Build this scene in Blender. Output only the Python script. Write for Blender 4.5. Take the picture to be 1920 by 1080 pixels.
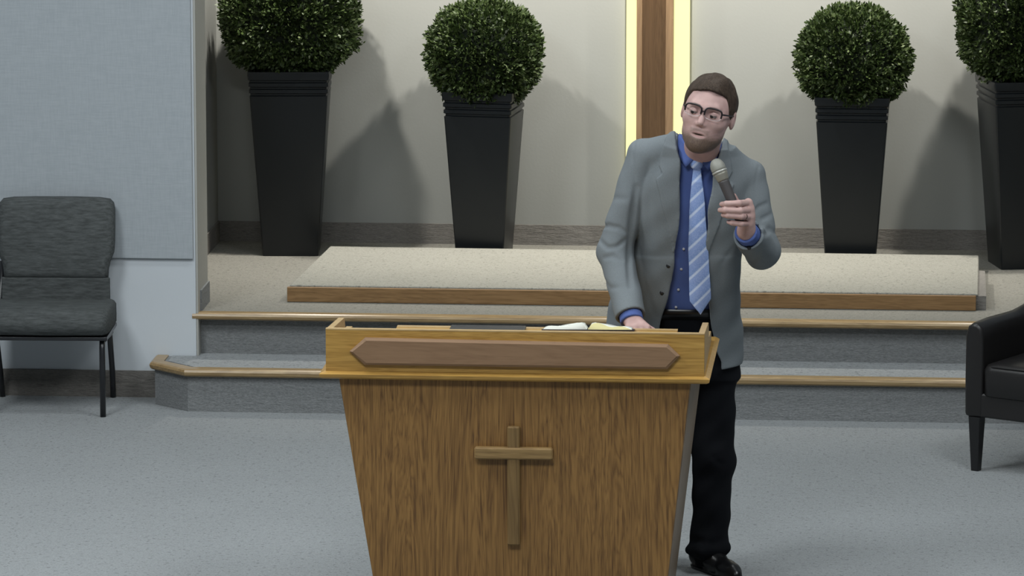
import bpy, bmesh, math, random
import numpy as np
from mathutils import Vector, Matrix, Euler
random.seed(7); rng = np.random.default_rng(11)
PI = math.pi
for o in list(bpy.data.objects): bpy.data.objects.remove(o, do_unlink=True)
S = bpy.context.scene
C = S.collection
# ------------------------------------------------------------------ camera, world, lamps, exposure
cd = bpy.data.cameras.new('camera'); cam = bpy.data.objects.new('camera', cd); C.objects.link(cam)
cd.sensor_width = 36; cd.lens = 168.75; cd.clip_end = 200; cd.clip_start = .5
cam.location = (1.5, -19.0, 3.65)
cam.rotation_euler = Euler((math.radians(90-9.7), 0, math.radians(4.4)), 'XYZ')
S.camera = cam
S.view_settings.view_transform = 'Standard'; S.view_settings.look = 'None'
S.view_settings.gamma = 1; S.view_settings.use_curve_mapping = False
S.view_settings.exposure = 0.25
w = bpy.data.worlds.new('world'); S.world = w; w.use_nodes = True
w.node_tree.nodes['Background'].inputs[0].default_value = (.80, .90, 1.0, 1)
w.node_tree.nodes['Background'].inputs[1].default_value = 0.06
def area(name, loc, rot, size, power, color, sy=None):
    l = bpy.data.lights.new(name, 'AREA'); l.energy = power; l.color = color; l.size = size
    if sy: l.shape = 'RECTANGLE'; l.size_y = sy
    o = bpy.data.objects.new(name, l); C.objects.link(o); o.location = loc; o.rotation_euler = rot
    return o
def spot(name, loc, target, power, color, ang=120, rad=.04, blend=.6):
    l = bpy.data.lights.new(name, 'SPOT'); l.energy = power; l.color = color; l.spot_size = math.radians(ang)
    l.spot_blend = blend; l.shadow_soft_size = rad
    o = bpy.data.objects.new(name, l); C.objects.link(o); o.location = loc
    o.rotation_euler = (Vector(target)-Vector(loc)).to_track_quat('-Z', 'Y').to_euler()
    return o
COOL = (.93, .98, 1.0); WARM = (1.0, .95, .86)
area('hall_ceiling_lamp', (-2.6, -4.9, 4.8), (math.radians(8), math.radians(-8), 0), 1.2, 135, COOL, 2.0)
area('hall_ceiling_lamp', (2.9, -5.0, 4.8), (math.radians(8), math.radians(8), 0), 1.2, 80, COOL, 2.0)
area('hall_ceiling_lamp', (-.3, -8.2, 4.8), (math.radians(4), 0, 0), 2.4, 150, COOL, 1.2)
area('stage_ceiling_lamp', (.3, -2.0, 4.7), (0, 0, 0), 2.6, 50, COOL, .6)
for X, pw in ((-.98, 9), (.55, 11.5), (2.05, 9)):
    spot('niche_downlight', (X, .72, 2.55), (X, 1.42, .85), pw*15, WARM, 128, .035, .85)

# ------------------------------------------------------------------ materials
def mat(name, col=(.5,.5,.5), rough=.6, metal=0, spec=.5, emit=None, estr=0):
    m = bpy.data.materials.new(name); m.use_nodes = True
    b = m.node_tree.nodes['Principled BSDF']
    b.inputs['Base Color'].default_value = (*col, 1); b.inputs['Roughness'].default_value = rough
    b.inputs['Metallic'].default_value = metal; b.inputs['Specular IOR Level'].default_value = spec
    if emit:
        b.inputs['Emission Color'].default_value = (*emit, 1); b.inputs['Emission Strength'].default_value = estr
    return m
def nd(m, t, **k):
    n = m.node_tree.nodes.new(t)
    for a, v in k.items():
        if a in n.inputs: n.inputs[a].default_value = v
        else: setattr(n, a, v)
    return n
def lk(m, a, b): m.node_tree.links.new(a, b)
def coords(m, scale, kind='Object', rot=(0,0,0)):
    tc = nd(m, 'ShaderNodeTexCoord'); mp = nd(m, 'ShaderNodeMapping')
    mp.inputs['Scale'].default_value = scale; mp.inputs['Rotation'].default_value = rot
    lk(m, tc.outputs[kind], mp.inputs['Vector']); return mp.outputs['Vector']
def ramp(m, fac, stops):
    r = nd(m, 'ShaderNodeValToRGB'); e = r.color_ramp.elements
    while len(e) < len(stops): e.new(.5)
    for i, (p, c) in enumerate(stops): e[i].position = p; e[i].color = (*c, 1)
    lk(m, fac, r.inputs['Fac']); return r.outputs['Color']
def bump(m, h, strength, dist):
    b = nd(m, 'ShaderNodeBump'); b.inputs['Strength'].default_value = strength; b.inputs['Distance'].default_value = dist
    lk(m, h, b.inputs['Height']); lk(m, b.outputs['Normal'], m.node_tree.nodes['Principled BSDF'].inputs['Normal'])
def bc(m): return m.node_tree.nodes['Principled BSDF'].inputs['Base Color']
def mixc(m, fac, a, b, mode='MIX'):
    n = nd(m, 'ShaderNodeMix', data_type='RGBA', blend_type=mode)
    for v, i in ((fac, 0), (a, 6), (b, 7)):
        if hasattr(v, 'is_linked') or hasattr(v, 'links'): lk(m, v, n.inputs[i])
        else: n.inputs[i].default_value = v if i == 0 else (*v, 1)
    return n.outputs[2]
def carpet(name, c, dark, light, sc=1.0, streak=(1,1,1), rough=.95, con=1.0):
    m = mat(name, c, rough, spec=.15)
    v = coords(m, streak)
    n1 = nd(m, 'ShaderNodeTexNoise', Scale=150*sc, Detail=3.0, Roughness=.7); lk(m, v, n1.inputs['Vector'])
    n2 = nd(m, 'ShaderNodeTexNoise', Scale=38*sc, Detail=5.0, Roughness=.75); lk(m, v, n2.inputs['Vector'])
    n3 = nd(m, 'ShaderNodeTexNoise', Scale=3.0*sc, Detail=3.0, Roughness=.6); lk(m, v, n3.inputs['Vector'])
    a = ramp(m, n1.outputs['Fac'], ((.30, dark), (.5, c), (.72, light)))
    b = ramp(m, n2.outputs['Fac'], ((.32, tuple(x*(1-.28*con) for x in c)), (.5, c), (.68, tuple(min(1, x*(1+.2*con)) for x in c))))
    cc = ramp(m, n3.outputs['Fac'], ((.3, tuple(x*.93 for x in c)), (.7, tuple(x*1.05 for x in c))))
    col = mixc(m, .38, a, b); col = mixc(m, .35, col, cc)
    # scattered dark flecks
    vo = nd(m, 'ShaderNodeTexNoise', Scale=62*sc, Detail=1.0, Roughness=.5); lk(m, v, vo.inputs['Vector'])
    f = ramp(m, vo.outputs['Fac'], ((.60, (0,0,0)), (.72, (.7*con,)*3)))
    col = mixc(m, f, col, tuple(x*.55 for x in c))
    lk(m, col, bc(m)); bump(m, n2.outputs['Fac'], .7, .012)
    return m
M = {}
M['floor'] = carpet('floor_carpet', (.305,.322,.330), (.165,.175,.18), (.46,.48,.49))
M['stage'] = carpet('stage_carpet', (.235,.23,.205), (.13,.125,.105), (.36,.35,.31))
M['riser_top'] = carpet('platform_carpet', (.285,.282,.25), (.16,.155,.13), (.43,.42,.37))
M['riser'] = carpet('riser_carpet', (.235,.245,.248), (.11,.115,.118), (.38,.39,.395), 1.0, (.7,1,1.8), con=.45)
M['base'] = carpet('base_carpet', (.20,.19,.175), (.11,.105,.098), (.29,.275,.255), 1.0, (.5,1,2.0), con=.6)
def painted(name, c, b=.15, sc=90, v=.03):
    m = mat(name, c, .75, spec=.25); q = coords(m, (1,1,1))
    n = nd(m, 'ShaderNodeTexNoise', Scale=sc, Detail=2.0); lk(m, q, n.inputs['Vector'])
    n2 = nd(m, 'ShaderNodeTexNoise', Scale=1.6, Detail=2.0); lk(m, q, n2.inputs['Vector'])
    lk(m, ramp(m, n2.outputs['Fac'], ((.3, tuple(x*(1-v) for x in c)), (.7, tuple(x*(1+v) for x in c)))), bc(m))
    bump(m, n.outputs['Fac'], b, .002); return m
M['niche'] = painted('niche_wall_paint', (.29,.298,.283))
M['white'] = painted('lower_wall_paint', (.55,.59,.625), .08)
M['return'] = painted('return_wall_paint', (.37,.37,.345))
M['ceil'] = painted('ceiling_paint', (.7,.7,.68))
m = M['fabric'] = mat('acoustic_fabric', (.27,.305,.335), .95, spec=.1)
q = coords(m, (1,1,1)); 
wv = nd(m, 'ShaderNodeTexNoise', Scale=160.0, Detail=2.0); lk(m, coords(m, (.12,1,1)), wv.inputs['Vector'])
wh = nd(m, 'ShaderNodeTexNoise', Scale=160.0, Detail=2.0); lk(m, coords(m, (1,1,.12)), wh.inputs['Vector'])
ad = nd(m, 'ShaderNodeMath', operation='ADD'); lk(m, wv.outputs['Fac'], ad.inputs[0]); lk(m, wh.outputs['Fac'], ad.inputs[1])
hf = nd(m, 'ShaderNodeMath', operation='MULTIPLY'); lk(m, ad.outputs[0], hf.inputs[0]); hf.inputs[1].default_value = .5
lk(m, ramp(m, hf.outputs[0], ((.35,(.35,.385,.412)),(.65,(.39,.425,.452)))), bc(m)); bump(m, hf.outputs[0], .3, .002)
def oak(name, dark, mid, light, axis='X', sc=1.0, rough=.42, con=1.0):
    m = mat(name, mid, rough, spec=.4)
    st = {'X': (.55,9,9), 'Z': (9,9,.55), 'Y': (9,.55,9)}[axis]
    v = coords(m, tuple(s*sc*.75 for s in st))
    n = nd(m, 'ShaderNodeTexNoise', Scale=1.5, Detail=5.0, Roughness=.62, Distortion=.6); lk(m, v, n.inputs['Vector'])
    st2 = {'X': (2,70,70), 'Z': (70,70,2), 'Y': (70,2,70)}[axis]
    n2 = nd(m, 'ShaderNodeTexNoise', Scale=1.6, Detail=3.0, Roughness=.7); lk(m, coords(m, st2), n2.inputs['Vector'])
    # growth rings: wave distorted by the slow noise gives the cathedral figure
    ms = nd(m, 'ShaderNodeMath', operation='MULTIPLY'); lk(m, n.outputs['Fac'], ms.inputs[0]); ms.inputs[1].default_value = 17.0
    fr = nd(m, 'ShaderNodeMath', operation='PINGPONG'); lk(m, ms.outputs[0], fr.inputs[0]); fr.inputs[1].default_value = .5
    a = ramp(m, fr.outputs[0], ((0.0, dark), (.22, mid), (.5, light)))
    b = ramp(m, n2.outputs['Fac'], ((.36, dark), (.5, mid), (.7, light)))
    col = mixc(m, .55, a, b); col = mixc(m, con, mid, col) if con < 1 else col
    lk(m, col, bc(m)); bump(m, n2.outputs['Fac'], .12, .001); return m
M['oak_front'] = oak('oak_veneer', (.10,.048,.016), (.235,.122,.037), (.33,.18,.056), 'Z', 1.0, .5)
M['oak_side'] = oak('oak_veneer_side', (.14,.095,.060), (.22,.155,.095), (.28,.20,.12), 'Z', 1.0, .4)
M['oak_gold'] = oak('golden_oak', (.29,.155,.036), (.43,.245,.058), (.54,.32,.085), 'X', 1.0, .38)
M['oak_pale'] = oak('pale_oak_edge', (.34,.22,.095), (.46,.31,.14), (.55,.39,.19), 'X', 1.0, .4)
M['plaque'] = oak('plaque_wood', (.20,.115,.062), (.265,.158,.088), (.31,.19,.108), 'X', 1.0, .45, .6)
M['cross_h'] = oak('cross_wood', (.19,.115,.044), (.27,.17,.066), (.34,.22,.09), 'X', 1.0, .45)
M['cross_v'] = oak('cross_wood_upright', (.12,.07,.026), (.19,.115,.042), (.25,.155,.06), 'Z', 1.0, .45)
M['nosing'] = oak('nosing_oak', (.22,.145,.065), (.33,.225,.11), (.43,.31,.16), 'X', 1.0, .3)
M['platform_oak'] = oak('platform_edge_oak', (.15,.085,.035), (.225,.13,.055), (.29,.175,.08), 'X', 1.4, .45)
M['post'] = oak('post_wood', (.06,.033,.014), (.078,.044,.020), (.095,.054,.025), 'Z', 1.0, .5)
M['post_rim'] = oak('post_rim_wood', (.18,.115,.065), (.23,.15,.085), (.27,.175,.10), 'Z', 1.0, .4)
M['led'] = mat('led_strip', (.1,.1,.08), .5, emit=(1.0,.92,.42), estr=.92)
M['planter'] = mat('planter_glaze', (.007,.009,.011), .33, spec=.4)
M['soil'] = mat('soil', (.02,.015,.01), .95)
m = M['leaf'] = mat('leaf', (.03,.07,.02), .5, spec=.35)
oi = nd(m, 'ShaderNodeNewGeometry')
lk(m, ramp(m, oi.outputs['Random Per Island'], ((0,(.016,.028,.007)),(.45,(.030,.052,.012)),(.88,(.055,.084,.022)),(1,(.11,.14,.06)))), bc(m))
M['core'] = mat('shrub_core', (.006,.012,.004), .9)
def cloth(name, c, sc=300, v=.18, rough=.9, b=.25, streak=(.3,1,1)):
    m = mat(name, c, rough, spec=.15); q = coords(m, streak)
    n = nd(m, 'ShaderNodeTexNoise', Scale=sc, Detail=3.0, Roughness=.65); lk(m, q, n.inputs['Vector'])
    lk(m, ramp(m, n.outputs['Fac'], ((.3, tuple(x*(1-v) for x in c)), (.7, tuple(x*(1+v) for x in c)))), bc(m))
    bump(m, n.outputs['Fac'], b, .001); return m
M['chair_cloth'] = cloth('charcoal_upholstery', (.075,.082,.082), 120, .35, streak=(.18,1,1))
M['black_metal'] = mat('black_enamel', (.012,.013,.016), .32, spec=.6)
M['leather'] = mat('black_leather', (.012,.011,.011), .40, spec=.5)
q = coords(M['leather'], (1,1,1)); n = nd(M['leather'], 'ShaderNodeTexNoise', Scale=140.0, Detail=4.0); lk(M['leather'], q, n.inputs['Vector'])
bump(M['leather'], n.outputs['Fac'], .15, .001)
M['black_wood'] = mat('black_lacquered_leg', (.010,.010,.011), .35)
M['suit'] = cloth('grey_suiting', (.185,.208,.222), 420, .10, .85, .12, (1,1,1))
M['suit_dark'] = mat('jacket_button', (.02,.022,.025), .4)
M['shirt'] = cloth('blue_shirting', (.095,.145,.38), 500, .06, .8, .08, (1,1,1))
M['trouser'] = cloth('black_trouser', (.0065,.0075,.010), 400, .2, .85, .15, (1,1,1))
M['shirt_button'] = mat('shirt_button', (.55,.55,.6), .4)
M['hair'] = cloth('brown_hair', (.055,.039,.029), 260, .5, .6, .6, (1,1,.15))
M['shoe'] = mat('black_shoe', (.008,.008,.009), .3)
M['frame'] = mat('dark_spectacle_frame', (.012,.008,.010), .35)
M['wire'] = mat('pale_wire', (.55,.5,.5), .3, .6)
M['eye'] = mat('eye_white', (.22,.19,.18), .3)
M['iris'] = mat('iris', (.02,.015,.01), .2)
M['gold'] = mat('dark_ring', (.06,.035,.02), .35, .8)
M['mic_grille'] = mat('mic_grille', (.30,.30,.265), .6, .2)
M['mic_band'] = mat('mic_band', (.48,.48,.44), .4, .4)
M['mic_neck'] = mat('mic_neck', (.26,.25,.21), .45, .3)
M['mic_body'] = mat('mic_body', (.06,.055,.056), .5)
M['tablet'] = mat('tablet_black', (.012,.014,.02), .35)
M['page'] = mat('page_paper', (.72,.73,.66), .7)
M['page_y'] = mat('page_edge', (.66,.60,.30), .7)
M['cover'] = mat('book_cover', (.03,.02,.02), .5)
M['glass'] = mat('lens', (1,1,1), .05)
g = M['glass']; nt = g.node_tree; out = nt.nodes['Material Output']
tr = nd(g, 'ShaderNodeBsdfTransparent'); gl = nd(g, 'ShaderNodeBsdfGlossy', Roughness=.08); mx = nd(g, 'ShaderNodeMixShader')
mx.inputs[0].default_value = .05; lk(g, tr.outputs[0], mx.inputs[1]); lk(g, gl.outputs[0], mx.inputs[2]); lk(g, mx.outputs[0], out.inputs['Surface'])

# ------------------------------------------------------------------ helpers
def link_mesh(name, me, m, parent=None, smooth=False):
    o = bpy.data.objects.new(name, me); C.objects.link(o)
    if m is not None and not len(me.materials): me.materials.append(m)
    if parent: o.parent = parent; o.matrix_parent_inverse = parent.matrix_world.inverted() if False else Matrix()
    if smooth: me.polygons.foreach_set('use_smooth', [True]*len(me.polygons))
    return o
def obj(name, bm, m, parent=None, smooth=False, bev=0, seg=2):
    me = bpy.data.meshes.new(name); bmesh.ops.recalc_face_normals(bm, faces=bm.faces); bm.to_mesh(me); bm.free()
    o = link_mesh(name, me, m, parent, smooth)
    if bev:
        b = o.modifiers.new('bevel', 'BEVEL'); b.width = bev; b.segments = seg; b.limit_method = 'ANGLE'; b.angle_limit = .6
        if smooth is False and seg > 1:
            me.polygons.foreach_set('use_smooth', [True]*len(me.polygons)); b.harden_normals = True
    return o
def props(o, label=None, cat=None, group=None, kind=None):
    if label: o['label'] = label
    if cat: o['category'] = cat
    if group: o['group'] = group
    if kind: o['kind'] = kind
    return o
def empty(name, loc, rz=0, **k):
    o = bpy.data.objects.new(name, None); C.objects.link(o); o.location = loc; o.rotation_euler = (0,0,rz); o.empty_display_size = .1
    return props(o, **k)
def box(bm, x0,x1,y0,y1,z0,z1, mtx=None):
    vs = [bm.verts.new(Vector((x,y,z))) for z in (z0,z1) for y in (y0,y1) for x in (x0,x1)]
    if mtx is not None:
        for v in vs: v.co = mtx @ v.co
    for f in ((0,2,3,1),(4,5,7,6),(0,1,5,4),(2,6,7,3),(0,4,6,2),(1,3,7,5)): bm.faces.new([vs[i] for i in f])
    return vs
def bx(*a, mtx=None):
    bm = bmesh.new(); box(bm, *a, mtx=mtx); return bm
def prism(bm, pts, z0, z1, f=lambda a,b,c: (a,b,c)):
    lo = [bm.verts.new(f(x,y,z0)) for x,y in pts]; hi = [bm.verts.new(f(x,y,z1)) for x,y in pts]; n = len(pts)
    bm.faces.new(lo[::-1]); bm.faces.new(hi)
    for i in range(n): bm.faces.new((lo[i], lo[(i+1)%n], hi[(i+1)%n], hi[i]))
def loft(bm, rings, cap=True, close=True):
    R = [[bm.verts.new(p) for p in r] for r in rings]; n = len(R[0])
    for a, b in zip(R, R[1:]):
        for i in range(n if close else n-1): bm.faces.new((a[i], a[(i+1)%n], b[(i+1)%n], b[i]))
    if cap: bm.faces.new(R[0][::-1]); bm.faces.new(R[-1])
    return R
def tube(bm, pts, r, seg=10, cap=True):
    P = [Vector(p) for p in pts]; rings = []; up = Vector((0,0,1)); n0 = None
    for i, p in enumerate(P):
        t = (P[min(i+1,len(P)-1)]-P[max(i-1,0)]).normalized()
        if n0 is None:
            n0 = t.cross(up if abs(t.z) < .9 else Vector((1,0,0))).normalized()
        n0 = (n0 - t*n0.dot(t)).normalized(); b = t.cross(n0)
        rr = r[i] if isinstance(r, (list,tuple)) else r
        rings.append([p+(n0*math.cos(a)+b*math.sin(a))*rr for a in [2*PI*k/seg for k in range(seg)]])
    loft(bm, rings, cap)
def rrect(w, h, r, n=6):
    r = min(r, w/2*.999, h/2*.999); out = []
    for cx, cy, a0 in ((w/2-r,h/2-r,0),(-w/2+r,h/2-r,PI/2),(-w/2+r,-h/2+r,PI),(w/2-r,-h/2+r,1.5*PI)):
        for k in range(n+1):
            a = a0+PI/2*k/n; out.append((cx+r*math.cos(a), cy+r*math.sin(a)))
    return out

# ------------------------------------------------------------------ the room
WB = 1.42      # back wall plane of the niche
def struct(name, bm, m, **k):
    o = obj(name, bm, m, bev=k.pop('bev', 0), seg=k.pop('seg', 1)); o['kind'] = 'structure'; return o
struct('floor', bx(-6,6,-21,-.3,-.06,0), M['floor'])
struct('ceiling', bx(-6,6,-21,1.6,5.0,5.1), M['ceil'])
struct('wall_back', bx(-1.45,2.55,WB,WB+.12,.0,5.0), M['niche'])
struct('header_light_blocker', bx(-1.189,2.29,-.39,-.11,2.4,5.0), M['niche'])  # unseen header, added to keep hall lamp light out of the niche
struct('wall_niche_left', bx(-1.47,-1.35,-.11,WB,.0,5.0), M['niche'])
struct('wall_niche_right', bx(2.45,2.57,-.11,WB,.0,5.0), M['niche'])
struct('wall_left', bx(-6,-1.19,-.39,-.11,0,5.0), M['white'])
struct('wall_right', bx(2.29,6,-.39,-.11,0,5.0), M['white'])
struct('trim_1', bx(-1.189,-1.181,-.388,-.11,.0,5.0), M['return'])
struct('wall_panel_left', bx(-6,-1.197,-.404,-.3895,.560,5.0), M['fabric'], bev=.004, seg=2)
struct('wall_panel_right', bx(2.297,6,-.404,-.3895,.560,5.0), M['fabric'], bev=.004, seg=2)
# carpeted bases
bbm = bx(-6,-1.335,-.398,-.3895,0,.107)
struct('baseboard_left', bbm, M['base'])
struct('baseboard_right', bx(2.45,6,-.398,-.3895,0,.107), M['base'])
struct('baseboard_back', bx(-1.35,2.45,WB-.008,WB,.34,.428), M['base'])
struct('baseboard_niche', bx(-1.35,-1.342,-.11,WB-.008,.34,.43), M['base'])
struct('baseboard_return', bx(-1.181,-1.173,-.335,-.11,.34,.425), M['riser'])
# steps
def step_bm(poly, z0, z1):
    bm = bmesh.new(); prism(bm, poly, z0, z1); return bm
def nosing(path, z1, th, wid, name, side=-1):
    """half-round wooden nosing swept along a plan path; wid = how far it reaches back over the tread"""
    prof = [(wid,0),(.012,0),(.004,-.004),(0,-.012),(.003,-th+.006),(.010,-th),(wid,-th)]
    P = [Vector((x,y)) for x,y in path]; rings = []
    for i, p in enumerate(P):
        d0 = (P[i]-P[i-1]).normalized() if i else None; d1 = (P[i+1]-P[i]).normalized() if i < len(P)-1 else None
        n = []
        for d in (d0, d1):
            if d is not None: n.append(Vector((-d.y, d.x)))
        nn = sum(n, Vector((0,0))).normalized(); k = 1/max(.3, nn.dot(n[0]))
        rings.append([Vector((p.x+nn.x*a*k, p.y+nn.y*a*k, z1+b)) for a, b in prof])
    bm = bmesh.new(); loft(bm, rings); return bm
XR = 2.45
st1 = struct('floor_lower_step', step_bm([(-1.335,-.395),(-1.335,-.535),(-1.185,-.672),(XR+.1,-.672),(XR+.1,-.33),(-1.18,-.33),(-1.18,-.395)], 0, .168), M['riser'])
tp = obj('step_tread', step_bm([(-1.285,-.395),(-1.285,-.51),(-1.165,-.63),(XR+.1,-.63),(XR+.1,-.33),(-1.18,-.33),(-1.18,-.395)], .160, .1705), M['floor'], st1); tp['kind']='structure'
ns = obj('step_nosing', nosing([(-1.355,-.395),(-1.355,-.548),(-1.195,-.70),(XR+.1,-.70)], .173, .030, .055, 'n'), M['nosing'], st1)
st2 = struct('floor_stage', step_bm([(-1.18,-.33),(XR+.05,-.33),(XR+.05,-.1),(XR+.05,WB),(-1.35,WB),(-1.35,-.11),(-1.18,-.11)], 0, .34), M['riser'])
obj('stage_carpet', step_bm([(-1.18,-.345),(XR,-.345),(XR,WB),(-1.35,WB),(-1.35,-.11),(-1.18,-.11)], .334, .3405), M['stage'], st2)
obj('step_nosing', nosing([(-1.205,-.395),(XR+.05,-.395)], .343, .028, .050, 'n'), M['nosing'], st2)

# low loose platform on the stage
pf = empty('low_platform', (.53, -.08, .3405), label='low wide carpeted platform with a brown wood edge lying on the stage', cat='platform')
def L(o, x, y, z=0): return (x-o.location.x, y-o.location.y, z-o.location.z)
bm = bmesh.new(); prism(bm, [(-.862-.53,0),(1.938-.53,.01),(1.945-.53,.62),(1.92-.53,.63),(1.925-.53,.955),(-.80-.53,.985)], 0.001, .056)  # right end juts past the carpet: dark strip standing in for the platform's shadow
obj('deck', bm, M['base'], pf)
bm = bmesh.new(); prism(bm, [(-.852-.53,.004),(1.905-.53,.004),(1.926-.53,.957),(-.803-.53,.987)], .056, .066)
# fuzzy cut edge of the carpet
c = obj('carpet_top', bm, M['riser_top'], pf, bev=.003, seg=1)
obj('front_edge', bx(-.862-.53, 1.897-.53, -.018, .0, .001, .060), M['platform_oak'], pf, bev=.002)

# backlit wooden post on the back wall
post = empty('backlit_wooden_post', (.542, WB, 1.0), label='tall dark wood post on the back wall with bright yellow light strips down both sides', cat='wall feature')
px = lambda x: x-.542
obj('center_board', bx(px(.488),px(.597),-.075,-.045,-.62,2.6), M['post'], post)
obj('post_edge', bx(px(.468),px(.492),-.085,-.03,-.62,2.6), M['post_rim'], post, bev=.003)
obj('post_edge', bx(px(.592),px(.624),-.085,-.03,-.62,2.6), M['post_rim'], post, bev=.003)
obj('light_strip', bx(px(.422),px(.467),-.040,-.0005,-.62,2.6), M['led'], post)['label'] = 'narrow glowing yellow light strip'
obj('light_strip', bx(px(.625),px(.692),-.040,-.0005,-.62,2.6), M['led'], post)['label'] = 'wider glowing yellow light strip'

# ------------------------------------------------------------------ potted topiaries
def planter(name, wb, wt, h, parent):
    """square tapered pot with three grooves below the rim"""
    prof = [(0,0)]; t = .030
    for g0 in (.100,.072,.044):
        prof += [(h-g0-.004,0),(h-g0,-.006),(h-g0+.006,-.006),(h-g0+.010,.001)]
    prof += [(h-.012,.002),(h,0)]
    rings = []
    for z, off in prof:
        hw = (wb+(wt-wb)*z/h)/2+off
        rings.append([Vector((x,y,z)) for x,y in rrect(2*hw,2*hw,.010,3)])
    for z, k in ((h, .016), (h-.05, .02)):
        hw = wt/2-k; rings.append([Vector((x,y,z)) for x,y in rrect(2*hw,2*hw,.008,3)])
    bm = bmesh.new(); loft(bm, rings); 
    o = obj(name, bm, M['planter'], parent, smooth=True)
    e = o.modifiers.new('es', 'EDGE_SPLIT'); e.split_angle = math.radians(25)
    s = wt/2-.018; obj('soil', bx(-s,s,-s,s,h-.055,h-.025), M['soil'], parent)
    return o
def foliage(rx, ry, rz, zc, n, sq, parent, seed):
    r_ = np.random.default_rng(seed); V = []; F = []
    def surf(d):
        k = (np.abs(d[:,0]/rx)**sq+np.abs(d[:,1]/ry)**sq+np.abs(d[:,2]/rz)**sq)**(-1/sq); return d*k[:,None]
    d = r_.normal(size=(n,3)); d /= np.linalg.norm(d,axis=1)[:,None]
    lump = 1+.03*np.sin(d[:,0]*9+seed)*np.cos(d[:,2]*8+seed*2)+.02*np.sin(d[:,1]*13+d[:,2]*11)
    tip = surf(d)*(lump*r_.uniform(.92,1.05,n))[:,None]
    dirn = d+r_.normal(size=(n,3))*.38+np.array([0,0,.15]); dirn /= np.linalg.norm(dirn,axis=1)[:,None]
    ln = r_.uniform(.035,.07,n)
    nl = 8
    for j in range(nl):
        t = j/(nl-1)
        base = tip-dirn*(ln*(1-t))[:,None]
        rd = r_.normal(size=(n,3)); side = np.cross(dirn, rd); side /= np.linalg.norm(side,axis=1)[:,None]
        ld = dirn*(.45+.5*t)+side*(.9-.55*t); ld /= np.linalg.norm(ld,axis=1)[:,None]
        wdv = np.cross(ld, rd); wdv /= np.linalg.norm(wdv,axis=1)[:,None]
        L_ = r_.uniform(.014,.024,n)[:,None]; W = L_*.27
        V.append(np.stack([base, base+ld*L_*.5+wdv*W, base+ld*L_, base+ld*L_*.5-wdv*W],1))
    V = np.concatenate(V).reshape(-1,3); V[:,2] += zc
    nq = len(V)//4; F = np.arange(nq*4).reshape(-1,4)
    me = bpy.data.meshes.new('foliage'); me.from_pydata(V.tolist(), [], F.tolist()); me.materials.append(M['leaf'])
    o = link_mesh('foliage', me, None, parent)
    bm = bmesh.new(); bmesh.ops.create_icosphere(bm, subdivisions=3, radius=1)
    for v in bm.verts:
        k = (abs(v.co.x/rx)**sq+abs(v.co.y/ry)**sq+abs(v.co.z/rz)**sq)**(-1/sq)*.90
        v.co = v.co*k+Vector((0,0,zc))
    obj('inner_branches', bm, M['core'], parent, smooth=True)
TG = 'clipped topiary balls in tall black planters along the back wall'
def topiary(X, Y, rz, wb, wt, h, ball, label, seed):
    t = empty('potted_topiary', (X, Y, .3405), rz, label=label, cat='potted plant', group=TG)
    planter('planter', wb, wt, h, t)
    foliage(*ball, t, seed)
    bm = bmesh.new(); tube(bm, [(0,0,h-.04),(.004,0,h+.02),(0,0,h+.12)], .018, 8); obj('stem', bm, M['soil'], t)
topiary(-.996, 1.15, math.radians(4), .235, .345, .795, (.285,.225,.245, 1.02, 5200, 2.7),
        'tall black planter and dark round bush in the corner beside the grey wall', 3)
topiary(-.163, 1.075, math.radians(-7), .205, .303, .722, (.238,.235,.220, .870, 4600, 2.15),
        'round clipped bush in black planter between the corner bush and the lit wooden post', 5)
topiary(1.392, 1.075, math.radians(-1.0), .210, .312, .716, (.232,.23,.220, .865, 4600, 2.1),
        'round clipped bush in black planter just past the man holding the microphone', 8)
topiary(2.110, 1.05, math.radians(13), .235, .345, .795, (.275,.25,.245, 1.02, 5200, 2.5),
        'black planter and bush behind the black armchair, cut off by the picture edge', 13)

# ------------------------------------------------------------------ padded stacking chair (left)
ch = empty('stacking_chair', (-1.722, -.62, 0), math.radians(2.5), label='padded dark grey church chair with black metal legs against the pale wall', cat='chair')
def pad(name, outline_fn, ys, m, parent, n=10):
    bm = bmesh.new(); rings = []
    for y, ins in ys: rings.append([Vector((a, y, b)) for a, b in outline_fn(ins)])
    loft(bm, rings); return obj(name, bm, m, parent, smooth=True)
# back cushion: wide shoulders narrowing to the waist, leaning back
def back_out(ins):
    pts = []
    half = [(.205,.498),(.207,.53),(.213,.56),(.228,.598),(.231,.64),(.2315,.70),(.231,.765),(.226,.79),(.212,.805),(.17,.811),(.08,.813)]
    half = [(max(0,a-ins), (b-ins if b > .75 else b+ins if b < .52 else b)) for a, b in half]
    return half+[(-a,b) for a, b in half[::-1]]
rings = []
for y, ins in ((-.048,.030),(-.040,.012),(-.022,.0),(.010,0),(.024,.012),(.028,.03)): rings.append((y, ins))
bm = bmesh.new(); loft(bm, [[Vector((a, .115+y+(b-.5)*.16, b)) for a, b in back_out(ins)] for y, ins in rings])
o = obj('back_cushion', bm, M['chair_cloth'], ch, smooth=True)
bm = bx(-.214,.214,.080,.103,.395,.503); obj('lower_back_panel', bm, M['chair_cloth'], ch, bev=.006, seg=3)
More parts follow.
